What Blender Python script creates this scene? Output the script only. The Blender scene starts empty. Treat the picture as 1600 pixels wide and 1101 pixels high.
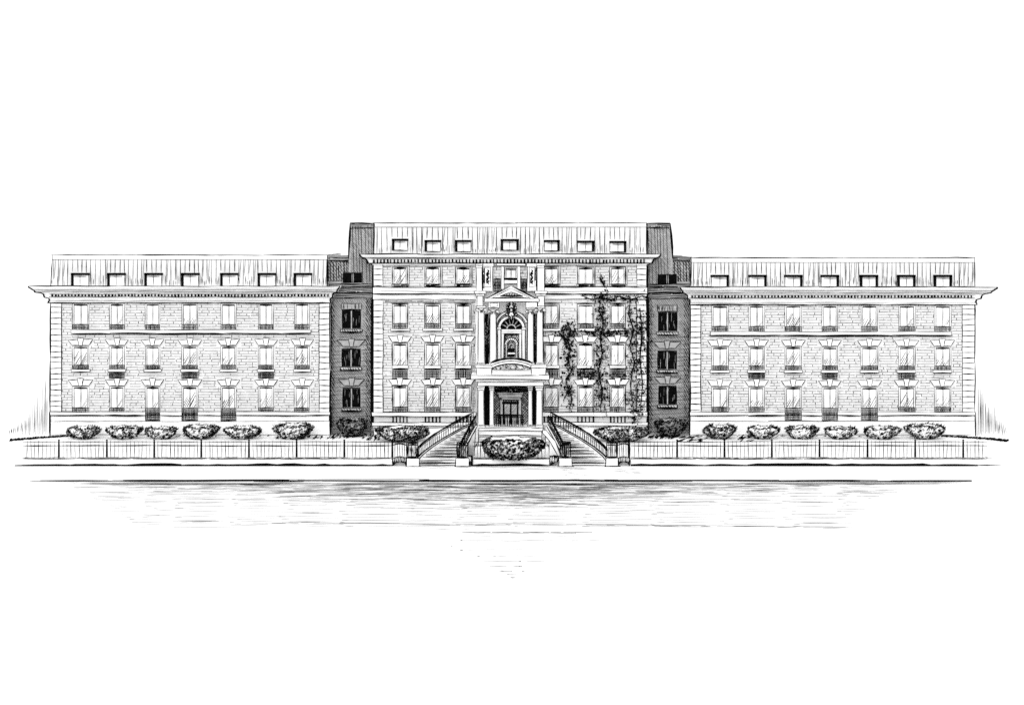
import bpy, math, random
from mathutils import Vector as V
R = random.Random(7)
LW = 1.45                                       # pen weight
C = bpy.context.scene.collection
sc = bpy.context.scene

# ------------------------------------------------------------------ camera, sky, sun, exposure
HC, D0, F, HY = 17.37, 150.0, 3000.0, 360.0     # eye height, distance, focal length in pixels of the drawing, horizon row
cd = bpy.data.cameras.new('camera'); cam = bpy.data.objects.new('camera', cd); C.objects.link(cam)
cam.location = (0, -D0, HC); cam.rotation_euler = (math.radians(90), 0, 0)
cd.sensor_width = 36; cd.lens = 36*F/1600; cd.shift_y = -(550.5-HY)/1600
cd.clip_start = 1; cd.clip_end = 20000
sc.camera = cam
w = bpy.data.worlds.new('World'); sc.world = w; w.use_nodes = True
bg = w.node_tree.nodes['Background']; bg.inputs[0].default_value = (1, 1, 1, 1); bg.inputs[1].default_value = 1.0
sd = bpy.data.lights.new('sun', 'SUN'); sd.energy = 1.5; sd.angle = math.radians(50); sd.color = (1, 1, 1)
sun = bpy.data.objects.new('sun', sd); C.objects.link(sun); sun.rotation_euler = (math.radians(57), 0, math.radians(-10))
sc.view_settings.view_transform = 'Standard'; sc.view_settings.look = 'None'
sc.view_settings.exposure = 0.17; sc.view_settings.gamma = 1; sc.view_settings.use_curve_mapping = False
sc.render.engine = 'CYCLES'; sc.cycles.use_denoising = False; sc.cycles.diffuse_bounces = 12; sc.cycles.max_bounces = 16

# ------------------------------------------------------------------ materials: white paper-like stone, ink, greys
def mat(name, a, b, scale=3.0, detail=4):
    m = bpy.data.materials.new(name); m.use_nodes = True
    nt = m.node_tree; p = nt.nodes['Principled BSDF']
    p.inputs['Roughness'].default_value = .95; p.inputs['Specular IOR Level'].default_value = 0
    tc = nt.nodes.new('ShaderNodeTexCoord'); n = nt.nodes.new('ShaderNodeTexNoise'); r = nt.nodes.new('ShaderNodeValToRGB')
    n.inputs['Scale'].default_value = scale; n.inputs['Detail'].default_value = detail
    r.color_ramp.elements[0].color = (a, a, a, 1); r.color_ramp.elements[1].color = (b, b, b, 1)
    r.color_ramp.elements[0].position = .35; r.color_ramp.elements[1].position = .65
    nt.links.new(tc.outputs['Object'], n.inputs['Vector']); nt.links.new(n.outputs['Fac'], r.inputs['Fac'])
    nt.links.new(r.outputs['Color'], p.inputs['Base Color'])
    return m
PAPER, INK, DARK, PENCIL, MID, PALE, MORTAR = 0, 1, 2, 3, 4, 5, 6
MATS = [mat('white_stone', .86, .90), mat('black_ink', .002, .006, 8), mat('shaded_brick', .32, .42, 2.2),  # the darker brick carries drawn shade, mainly in the recessed links
        mat('grey_pencil', .16, .30, 5), mat('grey_stone_shade', .42, .60, 2.5),  # the stone grey also stands for shade in the porch recess
        mat('pale_brick', .62, .72, 1.4), mat('mortar_grey', .30, .42, 4)]

# ------------------------------------------------------------------ helpers
def X(px, Y=0): return (px-800)*(D0+Y)/F
def Z(py, Y=0): return HC+(HY-py)*(D0+Y)/F
def P(px, py, Y=0): return V((X(px, Y), Y, Z(py, Y)))
def rnd(a, b): return R.uniform(a, b)

class MB:
    def __init__(s): s.v = []; s.f = []; s.m = []
    def face(s, pts, m=0):
        i = len(s.v); s.v += [tuple(p) for p in pts]; s.f.append(tuple(range(i, i+len(pts)))); s.m.append(m)
    def path(s, pts, w=.045, m=1, taper=True):
        """an ink line: a three-sided rod through pts whose thickness wavers like a pen's"""
        n = len(pts); base = len(s.v)
        for i, p in enumerate(pts):
            d = (pts[min(i+1, n-1)]-pts[max(i-1, 0)])
            if d.length < 1e-6: d = V((1, 0, 0))
            d.normalize()
            u = d.cross(V((0, 1, 0)))
            if u.length < .2: u = d.cross(V((0, 0, 1)))
            u.normalize(); vv = d.cross(u)
            r = w*.5*LW*rnd(.8, 1.25)
            if taper and n > 2 and i in (0, n-1): r *= .45
            for k in range(3):
                a = math.pi/2+k*2*math.pi/3
                s.v.append(tuple(p+(u*math.cos(a)*1.1+vv*math.sin(a)*.9)*r))
        for i in range(n-1):
            for k in range(3):
                a, b = base+i*3+k, base+i*3+(k+1) % 3
                s.f.append((a, b, b+3, a+3)); s.m.append(m)
    def line(s, p, q, w=.045, m=1, wob=.018, over=.03):
        p = V(p); q = V(q); d = q-p; L = d.length
        if L < 1e-4: return
        d /= L; p = p-d*rnd(0, over); q = q+d*rnd(0, over); L = (q-p).length
        n = max(2, min(40, int(L/.7)))
        u = d.cross(V((0, 1, 0)))
        if u.length < .2: u = V((1, 0, 0))
        u.normalize(); o = 0; pts = []
        for i in range(n+1):
            o = o*.6+rnd(-wob, wob)
            pts.append(p+d*(L*i/n)+u*o)
        s.path(pts, w, m)
    def long(s, p, q, w=.05, m=1, seg=5, wob=.02, gap=.12):
        """a long line drawn in several pen strokes"""
        p = V(p); q = V(q); L = (q-p).length; d = (q-p)/L; t = 0
        while t < L:
            e = min(L, t+rnd(seg*.6, seg*1.5))
            ww = w*rnd(.75, 1.25)
            s.line(p+d*t, p+d*e, ww, m, wob, .15 if e < L else .05)
            if e >= L: break
            t = e+rnd(-.2, gap)
    def dash(s, x0, z0, x1, z1, Y, w, m=1):
        """a short flat pen mark on a wall facing the street"""
        a, b = V((x0, Y, z0)), V((x1, Y, z1)); d = (b-a)
        if d.length < 1e-5: return
        u = V((-d.z, 0, d.x)).normalized()*w*.5*LW
        s.face([a-u, b-u*.8, b+u*.8, a+u], m)
    def gdash(s, x0, y0, x1, y1, z, w, m=1):
        """a flat pen mark on the ground, thin at both ends"""
        n = max(2, int(abs(x1-x0)/2)); a, b = V((x0, y0, z)), V((x1, y1, z)); base = len(s.v); o = 0
        for i in range(n+1):
            p = a.lerp(b, i/n); o = o*.6+rnd(-.04, .04); h = w*.5*(rnd(.85, 1.12) if 0 < i < n else .55)
            s.v += [(p.x, p.y+o-h, z), (p.x, p.y+o+h, z)]
        for i in range(n):
            k = base+2*i; s.f.append((k, k+2, k+3, k+1)); s.m.append(m)
    def box(s, x0, x1, y0, y1, z0, z1, m=0, w=.04, sides='FBLRTU', ink=1, skip=''):
        a = [V((x, y, z)) for z in (z0, z1) for y in (y0, y1) for x in (x0, x1)]
        q = {'F': (0, 1, 5, 4), 'B': (3, 2, 6, 7), 'L': (2, 0, 4, 6), 'R': (1, 3, 7, 5), 'T': (4, 5, 7, 6), 'U': (2, 3, 1, 0)}
        for k in sides: s.face([a[i] for i in q[k]], m)
        if w:
            for nm, (i, j) in {'b': (0, 1), 't': (4, 5), 'l': (0, 4), 'r': (1, 5), 'p': (4, 6), 'q': (5, 7), 'k': (6, 7)}.items():
                if nm in skip: continue
                s.long(a[i], a[j], w*(.6 if nm in 'pqk' else 1), ink)
    def pbox(s, px0, px1, py0, py1, Y, D, m=0, w=.04, skip='', ink=1):
        """a box whose front face, at depth Y, spans these rows and columns of the drawing"""
        s.box(X(px0, Y), X(px1, Y), Y, Y+D, Z(py1, Y), Z(py0, Y), m, w, skip=skip, ink=ink)
    def pl(s, px0, py0, px1, py1, Y, w=.045, m=1, wob=.015):
        s.line(P(px0, py0, Y), P(px1, py1, Y), w, m, wob)
    def pp(s, pts, Y, w=.045, m=1):
        s.path([P(a, b, Y) for a, b in pts], w, m)
    def prism(s, pts, Y, D, m=0, w=.04):
        """an outline in the facade's plane, given thickness"""
        f = [P(a, b, Y) for a, b in pts]; n = len(f); k = [p+V((0, D, 0)) for p in f]
        s.face(f, m); s.face(k[::-1], m)
        for i in range(n): s.face([f[i], k[i], k[(i+1) % n], f[(i+1) % n]], m)
        if w:
            for i in range(n): s.line(f[i], f[(i+1) % n], w, 1, .008, .03)
    def arcband(s, cx, cy, r0, r1, a0, a1, Y, D, m=0, w=.04, n=20, ry=1):
        q = lambda r, a: (cx+r*math.cos(a), cy-r*ry*math.sin(a))
        A = [a0+(a1-a0)*i/n for i in range(n+1)]
        for i in range(n):
            c = [P(*q(r0, A[i]), Y), P(*q(r0, A[i+1]), Y), P(*q(r1, A[i+1]), Y), P(*q(r1, A[i]), Y)]
            k = [p+V((0, D, 0)) for p in c]
            s.face(c, m); s.face([c[3], c[2], k[2], k[3]], m); s.face([c[1], c[0], k[0], k[1]], m)
        if w:
            s.pp([q(r0, a) for a in A], Y-.01, w); s.pp([q(r1, a) for a in A], Y-.01, w)
    def lathe(s, cx, cy, prof, m=0, n=16, rings=()):
        base = len(s.v)
        for r, z in prof:
            for k in range(n):
                a = 2*math.pi*k/n; s.v.append((cx+r*math.cos(a), cy+r*math.sin(a), z))
        for i in range(len(prof)-1):
            for k in range(n):
                a, b = base+i*n+k, base+i*n+(k+1) % n
                s.f.append((a, b, b+n, a+n)); s.m.append(m)
        s.f.append(tuple(base+(len(prof)-1)*n+k for k in range(n))); s.m.append(m)
    def build(s, name, parent=None, loc=None, smooth=False):
        used = sorted(set(s.m)); me = bpy.data.meshes.new(name)
        off = V(loc) if loc is not None else V((0, 0, 0))
        me.from_pydata([tuple(V(p)-off) for p in s.v], [], s.f)
        for k in used: me.materials.append(MATS[k])
        ix = {k: i for i, k in enumerate(used)}
        me.polygons.foreach_set('material_index', [ix[k] for k in s.m]); me.update()
        o = bpy.data.objects.new(name, me); C.objects.link(o); o.location = off
        if parent: o.parent = parent; o.location = off-V(wloc(parent))
        return o
def wloc(o):
    p = V(o.location)
    while o.parent: o = o.parent; p += V(o.location)
    return p
def tag(o, label, cat=None, group=None, kind=None):
    o['label'] = label
    if cat: o['category'] = cat
    if group: o['group'] = group
    if kind: o['kind'] = kind
    return o
def thing(name, loc, label, cat, group=None):
    o = bpy.data.objects.new(name, None); C.objects.link(o); o.location = loc; o.empty_display_size = .3
    return tag(o, label, cat, group)
def struct(name, mb): o = mb.build(name); o['kind'] = 'structure'; return o

# ------------------------------------------------------------------ the setting
ZR = -.12
g = MB(); g.face([(-6000, -400, -.16), (6000, -400, -.16), (6000, 9000, -.16), (-6000, 9000, -.16)]); struct('ground', g)
lw = MB()
prof = [(-7.7, .40), (-6.5, .62), (-4.5, .95), (-2.6, 1.25), (-1.6, 1.32), (0, 1.34), (60, 1.34), (60.1, -.15)]
xs = [-300+10*i for i in range(61)]
for i in range(60):
    for (y0, z0), (y1, z1) in zip(prof, prof[1:]): lw.face([(xs[i], y0, z0), (xs[i+1], y0, z0), (xs[i+1], y1, z1), (xs[i], y1, z1)])
    lw.face([(xs[i], -7.7, -.1), (xs[i+1], -7.7, -.1), (xs[i+1], -7.7, .4), (xs[i], -7.7, .4)])
struct('lawn', lw)
def lawn_z(y):
    for (y0, z0), (y1, z1) in zip(prof, prof[1:]):
        if y0 <= y <= y1: return z0+(z1-z0)*(y-y0)/(y1-y0)
    return 0
pv = MB(); pv.box(-300, 300, -17, -7.7, -.3, 0, 0, 0)
def gy(py, z=0): return (HC-z)*F/(py-HY)-D0
# scratches beside the foot of each stair
for cx in (892, 975):
    for _ in range(26):
        py = rnd(731, 749); x = cx+rnd(-18, 18); L = rnd(4, 16); y = gy(py)
        pv.gdash(X(x, y), y, X(x+L, y), y, .004, rnd(.05, .10), 3)
for _ in range(60):
    py = rnd(728, 733); x = rnd(650, 905); L = rnd(10, 30); y = gy(py)
    pv.gdash(X(x, y), y, X(x+L, y), y, .004, rnd(.05, .12), 3)
for k in range(7):                                                     # the pen strokes that draw the kerb edge
    x = 38+rnd(0, 60)
    while x < 1500-k*25:
        L = rnd(60, 220); y = gy(rnd(749.3, 752.3)); e = min(x+L, 1519)
        pv.gdash(X(x, y), max(y, -16.9), X(e, y), max(y+rnd(-.25, .25), -16.9), .004+.0015*k, rnd(.24, .5), 1)
        x = e+rnd(-20, 25+k*6)
struct('pavement', pv)
rd = MB(); rd.box(-300, 300, -62, -17.01, -.155, ZR, 0, 0)
zl = ZR+.004
def road_line(x0, x1, py, w, m, dy=0):
    w *= 1.75 if m == 3 else .8; m = MORTAR if m == 3 and R.random() < .85 else m
    y = gy(py, ZR); rd.gdash(X(x0, y), y, X(x1, y), gy(py+dy, ZR), zl, w, m)
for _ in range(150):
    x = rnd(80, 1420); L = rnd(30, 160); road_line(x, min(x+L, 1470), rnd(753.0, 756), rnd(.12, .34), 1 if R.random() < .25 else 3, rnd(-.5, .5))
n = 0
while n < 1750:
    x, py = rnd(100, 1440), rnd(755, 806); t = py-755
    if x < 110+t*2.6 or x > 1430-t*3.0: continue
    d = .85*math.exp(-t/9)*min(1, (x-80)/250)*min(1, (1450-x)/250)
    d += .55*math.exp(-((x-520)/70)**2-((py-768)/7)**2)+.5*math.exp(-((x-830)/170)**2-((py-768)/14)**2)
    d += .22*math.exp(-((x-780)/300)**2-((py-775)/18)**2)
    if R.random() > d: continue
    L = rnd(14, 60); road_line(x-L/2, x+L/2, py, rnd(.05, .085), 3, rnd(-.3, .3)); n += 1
joints = [225, 275, 358, 443, 537, 634, 718, 800, 905, 1022, 1130, 1225, 1310, 1345]
py = 762.0
while py < 824:
    t = py-755; xl, xr = 100+t*1.75, 1425-t*1.75
    js = [xl]+[j+rnd(-6, 6) for j in joints if xl+30 < j < xr-30]+[xr]
    for a, b in zip(js, js[1:]):
        s0 = a+rnd(-8, 14); e0 = b-rnd(0, 30)
        road_line(s0, e0, py+rnd(-1.4, 1.4), rnd(.10, .14), 3, rnd(-2.0, 1.0))
        if R.random() < .7: road_line(s0-2, s0+rnd(5, 13), py+rnd(-1, 1), rnd(.08, .15), 1, rnd(-.3, .3))
    py += rnd(3.3, 4.6)
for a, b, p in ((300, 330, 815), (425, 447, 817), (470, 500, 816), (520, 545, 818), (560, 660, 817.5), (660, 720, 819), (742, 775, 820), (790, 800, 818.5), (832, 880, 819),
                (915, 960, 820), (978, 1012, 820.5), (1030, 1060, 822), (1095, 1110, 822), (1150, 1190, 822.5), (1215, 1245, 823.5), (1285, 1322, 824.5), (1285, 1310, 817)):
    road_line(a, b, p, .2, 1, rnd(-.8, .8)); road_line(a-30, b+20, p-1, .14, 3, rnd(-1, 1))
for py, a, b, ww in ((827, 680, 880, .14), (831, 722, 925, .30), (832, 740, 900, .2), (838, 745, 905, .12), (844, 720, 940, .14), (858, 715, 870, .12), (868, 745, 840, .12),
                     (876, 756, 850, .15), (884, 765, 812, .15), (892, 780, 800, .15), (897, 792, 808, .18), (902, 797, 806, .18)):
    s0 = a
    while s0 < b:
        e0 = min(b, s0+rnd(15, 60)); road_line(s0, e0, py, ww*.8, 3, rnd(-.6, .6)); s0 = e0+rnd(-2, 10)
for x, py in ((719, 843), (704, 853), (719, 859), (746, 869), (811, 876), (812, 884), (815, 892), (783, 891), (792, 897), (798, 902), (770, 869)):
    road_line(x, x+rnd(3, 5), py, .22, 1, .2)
struct('road', rd)
gr = MB()
def tufts(x0, x1, py0, py1, n, Y0=-.6, Y1=-2.2, h=6, lean=5, slope=None):
    for _ in range(n):
        t = R.random(); x = x0+(x1-x0)*t; Y = rnd(Y1, Y0) if slope is None else slope[0]+(slope[1]-slope[0])*t+rnd(-.25, .25); b = V((X(x, Y), Y, lawn_z(Y)))
        L = rnd(.5, 1)*h*.05; dx = rnd(.4, 1)*lean*.05
        gr.path([b, b+V((dx*.6, -.02, L*.45)), b+V((dx, -.03, L*.7))], rnd(.035, .07), 1)
tufts(14, 105, 0, 0, 170, 0, 0, 4, 7, (-2.6, -.5)); tufts(430, 520, 0, 0, 70); tufts(515, 592, 0, 0, 80, .4, -1.8); tufts(570, 592, 0, 0, 14, -1.5, -3)
tufts(1045, 1105, 0, 0, 40, -.4, -3.2, 5, 12); tufts(1150, 1172, 0, 0, 22, -.4, -3, 6, 10); tufts(1470, 1572, 0, 0, 180, 0, 0, 4, 7, (-.5, -2.8))
tufts(105, 430, 0, 0, 25, -.2, -.8, 3, 6); tufts(1180, 1470, 0, 0, 25, -.2, -.8, 3, 6); tufts(1010, 1050, 0, 0, 50, -.4, -2)
o = gr.build('grass'); tag(o, 'dark slanting grass tufts along the foot of the building', 'grass', kind='stuff')

# ------------------------------------------------------------------ the building
B = thing('apartment_building', (0, 0, 1.34), 'long symmetrical brick apartment building with two wings, dark links and mansard roofs', 'building')

def wall_sheet(mb, px0, px1, py0, py1, Y, holes, m=0, rev=.2, hm=None):
    """a wall with real openings (holes: px0, px1, py0, py1) and their reveals"""
    xs = sorted({px0, px1, *[h[0] for h in holes], *[h[1] for h in holes]}); ys = sorted({py0, py1, *[h[2] for h in holes], *[h[3] for h in holes]})
    xs = [x for x in xs if px0 <= x <= px1]; ys = [y for y in ys if py0 <= y <= py1]
    for xa, xb in zip(xs, xs[1:]):
        run = None
        for ya, yb in zip(ys, ys[1:]):
            cx, cy = (xa+xb)/2, (ya+yb)/2
            if any(h[0] < cx < h[1] and h[2] < cy < h[3] for h in holes):
                if run: mb.face([P(xa, run[1], Y), P(xb, run[1], Y), P(xb, run[0], Y), P(xa, run[0], Y)], m); run = None
            else: run = (run[0] if run else ya, yb)
        if run: mb.face([P(xa, run[1], Y), P(xb, run[1], Y), P(xb, run[0], Y), P(xa, run[0], Y)], m)
    for a, b, c, d in holes:
        f = [P(a, d, Y), P(b, d, Y), P(b, c, Y), P(a, c, Y)]; k = [p+V((0, rev, 0)) for p in f]
        for i in range(4): mb.face([f[i], f[(i+1) % 4], k[(i+1) % 4], k[i]], m if hm is None else hm)
def shell(mb, x0, x1, y0, y1, z0, z1, m=0):
    mb.box(x0, x1, y0, y1, z0, z1, m, 0, sides='LRBT')
def bricks(mb, px0, px1, py0, py1, Y, skip, dens=1.0, mk=3, step=4.25):
    py = py0+3
    inside = lambda x, y: any(a-1 < x < b+1 and c-1 < y < d+1 for a, b, c, d in skip)
    row = 0
    while py < py1-1:
        free = []; st = None; x = px0
        while x <= px1:
            ok = not inside(x, py)
            if ok and st is None: st = x
            if st is not None and (not ok or x+1 > px1): free.append((st, x)); st = None
            x += 1
        for a, b in free:
            x = a-rnd(0, 8)
            while x < b-1:
                e = min(x+rnd(9, 34), b); xs_ = max(x, a)
                if e-xs_ > 1.5 and R.random() < 1.02*dens:
                    mb.dash(X(xs_, Y), Z(py+rnd(-.15, .15), Y), X(e, Y), Z(py+rnd(-.25, .25), Y), Y-.006, rnd(.040, .056), MORTAR if R.random() < .75 else mk)
                x = e+rnd(0, 1.8)
            x = a+rnd(0, 4)+(row % 2)*5
            while x < b:
                if R.random() < .8*dens: mb.dash(X(x, Y), Z(py-step*rnd(.65, .9), Y), X(x+rnd(-.4, .4), Y), Z(py+rnd(-.6, .3), Y), Y-.009, rnd(.022, .038), R.choice((1, 1, 3)))
                x += rnd(9, 18)
        py += step*rnd(.98, 1.02); row += 1
def hatch(mb, px0, px1, py0, py1, Y, ang, step, wd, skip=(), m=1, brk=.04):
    """parallel pen strokes over a rectangle, broken here and there"""
    a = math.radians(ang); dx, dy = math.cos(a), -math.sin(a); nx, ny = -dy, dx
    cx, cy = (px0+px1)/2, (py0+py1)/2; Rr = math.hypot(px1-px0, py1-py0)/2
    k = -Rr
    while k < Rr:
        ox, oy = cx+nx*k, cy+ny*k; t = -Rr; st = None
        while t <= Rr:
            x, y = ox+dx*t, oy+dy*t
            ok = px0 <= x <= px1 and py0 <= y <= py1 and not any(p < x < q and r < y < s_ for p, q, r, s_ in skip) and R.random() > brk
            if ok and st is None: st = (x, y)
            if st and (not ok or t+2 > Rr):
                if math.hypot(x-st[0], y-st[1]) > 2: mb.dash(X(st[0], Y), Z(st[1], Y), X(x, Y), Z(y, Y), Y-.012, wd*rnd(.7, 1.3), m)
                st = None
            t += 2
        k += step*rnd(.75, 1.25)

def railing(parent, px0, px1, py0, py1, Y, n=None, rows=3, name='railing'):
    mb = MB(); n = n or max(8, int((px1-px0)/2.0))
    for i in range(n+1):
        x = px0+(px1-px0)*i/n+rnd(-.3, .3); mb.line(P(x, py0, Y), P(x+rnd(-.4, .4), py1, Y), rnd(.028, .05), 1, .006, .02)
    for j in range(rows):
        y = py0+(py1-py0)*j/(rows-1); mb.line(P(px0, y, Y), P(px1, y+rnd(-.4, .4), Y), .07 if j in (0, rows-1) else .04, 1, .01)
    return mb.build(name, parent)
def lintel(parent, px0, px1, py0, py1, Y, key=True, m=0, w=.055, sp=6):
    """flared flat arch with a taller keystone"""
    mb = MB(); c = (px0+px1)/2+rnd(-.5, .5); h = py1-py0
    mb.prism([(px0, py1), (c-2.5, py1), (c-4.3, py0+1.5), (px0-sp, py0+1.5+rnd(-.7, .7))], Y-.10, .10, m, w)
    mb.prism([(c+2.5, py1), (px1, py1), (px1+sp, py0+1.2+rnd(-.7, .7)), (c+4.3, py0+1.5)], Y-.10, .10, m, w)
    mb.prism([(c-2.3, py1+.6), (c+2.3, py1+.6), (c+4.6, py0-1), (c-4.6, py0-1)], Y-.16, .16, m, w)
    return mb.build('lintel', parent)
def sill(parent, px0, px1, py0, py1, Y, m=0, thick=.09):
    mb = MB(); mb.pbox(px0, px1, py0, py1, Y-.22, .22, m, .045, skip='b')
    mb.line(P(px0, py1, Y-.23), P(px1, py1-.3, Y-.23), thick, 1, .012); return mb.build('sill', parent)
def window(px0, px1, py0, py1, Y, rail=0, hat=.6, head_shadow=True, bold=.045):
    """casement in its opening: frame, two panes, a dark head; returns the part"""
    W = MB(); Yp = Y+.09; w_ = px1-px0
    W.face([P(px0-.3, py1+.3, Yp), P(px1+.3, py1+.3, Yp), P(px1+.3, py0-.3, Yp), P(px0-.3, py0-.3, Yp)], 0)
    W.line(P(px0, py0, Y), P(px0, py1, Y), bold*rnd(.8, 1.2)); W.line(P(px1, py0, Y), P(px1, py1, Y), bold*rnd(.8, 1.3)); W.line(P(px0, py0, Y), P(px1, py0, Y), bold*.9)
    fr = 2.6
    for a, b, c, d in ((px0, px0+fr-.6, py0, py1), (px1-fr+.6, px1, py0, py1), (px0+fr-.6, px1-fr+.6, py0, py0+1.6)):
        W.pbox(a, b, c, d, Yp-.06, .05, 0, 0)
    W.line(P(px0+fr, py0+2, Yp-.06), P(px0+fr, py1, Yp-.06), .035, 1, .008); W.line(P(px1-fr, py0+2, Yp-.06), P(px1-fr, py1, Yp-.06), .035, 1, .008)
    if head_shadow: W.line(P(px0+fr, py0+2.4, Yp-.08), P(px1-fr, py0+2.4+rnd(-.4, .4), Yp-.08), rnd(.085, .13), 1, .008)  # shadow under the lintel, drawn as a thick ink line
    o_ = W.build('window', B)
    gl = MB(); c = (px0+px1)/2+rnd(-.4, .4); zb = rail if rail else py1
    gl.line(P(c-.7, py0+3, Yp-.03), P(c-.7, zb, Yp-.03), .03, 3, .006); gl.line(P(c+.9, py0+3, Yp-.03), P(c+.9, zb, Yp-.03), .035, 1, .006)
    gl.face([P(px0+fr, py1, Yp-.02), P(px1-fr, py1, Yp-.02), P(px1-fr, py0+2, Yp-.02), P(px0+fr, py0+2, Yp-.02)], 0)
    if R.random() < hat+.15:  # slanted strokes drawn on the panes as reflections
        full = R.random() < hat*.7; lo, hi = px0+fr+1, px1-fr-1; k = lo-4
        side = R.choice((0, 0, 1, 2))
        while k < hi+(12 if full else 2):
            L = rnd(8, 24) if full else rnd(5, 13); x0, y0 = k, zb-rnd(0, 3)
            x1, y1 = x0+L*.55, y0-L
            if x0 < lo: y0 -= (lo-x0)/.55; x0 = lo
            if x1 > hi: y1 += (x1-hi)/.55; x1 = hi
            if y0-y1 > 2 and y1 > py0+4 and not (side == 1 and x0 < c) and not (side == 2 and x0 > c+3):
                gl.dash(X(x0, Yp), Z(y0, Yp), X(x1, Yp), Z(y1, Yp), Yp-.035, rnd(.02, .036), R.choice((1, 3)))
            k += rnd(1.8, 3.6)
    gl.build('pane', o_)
    if rail: railing(o_, px0+.5, px1-.5, rail, py1, Y-.03)
    return o_

def quoins(px0, px1, py0, py1, Y, step, inner):
    q = MB(); q.pbox(px0, px1, py0, py1, Y-.05, .05, 0, 0)
    y = py0+step*.8
    while y < py1-1:
        q.line(P(px0+.3, y+rnd(-.5, .5), Y-.06), P(px1-rnd(.2, 1.5), y+rnd(-.6, .4), Y-.06), rnd(.06, .095), 1, .01); y += step*rnd(.93, 1.07)
    q.long(P(inner, py0, Y-.055), P(inner, py1, Y-.055), .05)
    return q.build('quoin_strip', B)

def cornice(px0, px1, el, er, prof, lines, Y, depth, endw=.1, ends='LR', dent=None, name='cornice'):
    """profile swept along the front and both ends; lines: (py, offset, weight, ink)"""
    mb = MB(); x0, x1 = X(px0, Y), X(px1, Y)
    ring = []
    for off, py, in prof:
        z = Z(py, Y-off*.5); ring.append([V((x0-off*el, Y-off, z)), V((x1+off*er, Y-off, z)), V((x1+off*er, Y+depth, z)), V((x0-off*el, Y+depth, z))])
    for a, b in zip(ring, ring[1:]):
        for i in (0, 1, 3): mb.face([a[i], b[i], b[(i+1) % 4], a[(i+1) % 4]], 0)
    for py, off, ww, mk in lines:
        z = Z(py, Y-off); mb.long(V((x0-off*el, Y-off-.01, z)), V((x1+off*er, Y-off-.01, z)), ww, mk, 6)
    for s_, i in (('L', 0), ('R', 1)):
        if s_ in ends: mb.path([r[i]+V((0, -.02, 0)) for r in ring[1:]], endw, 1)
    o_ = mb.build(name, B)
    if dent:
        d = MB(); py0, py1, step, off, bw = dent; px = px0+1
        d.long(P(px0, py0, Y-off), P(px1, py0, Y-off), .035, 3); d.long(P(px0, py1, Y-off), P(px1, py1, Y-off), .04, 1)
        while px < px1-1:
            x = px+rnd(-.4, .4); h0 = rnd(-.4, .8)
            d.pbox(x, x+bw*rnd(.7, 1.2), py0+h0, py1-rnd(-.3, .6), Y-off-.03, .05, 1, 0); px += step
        d.build('dentil_course', o_)
    return o_

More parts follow.
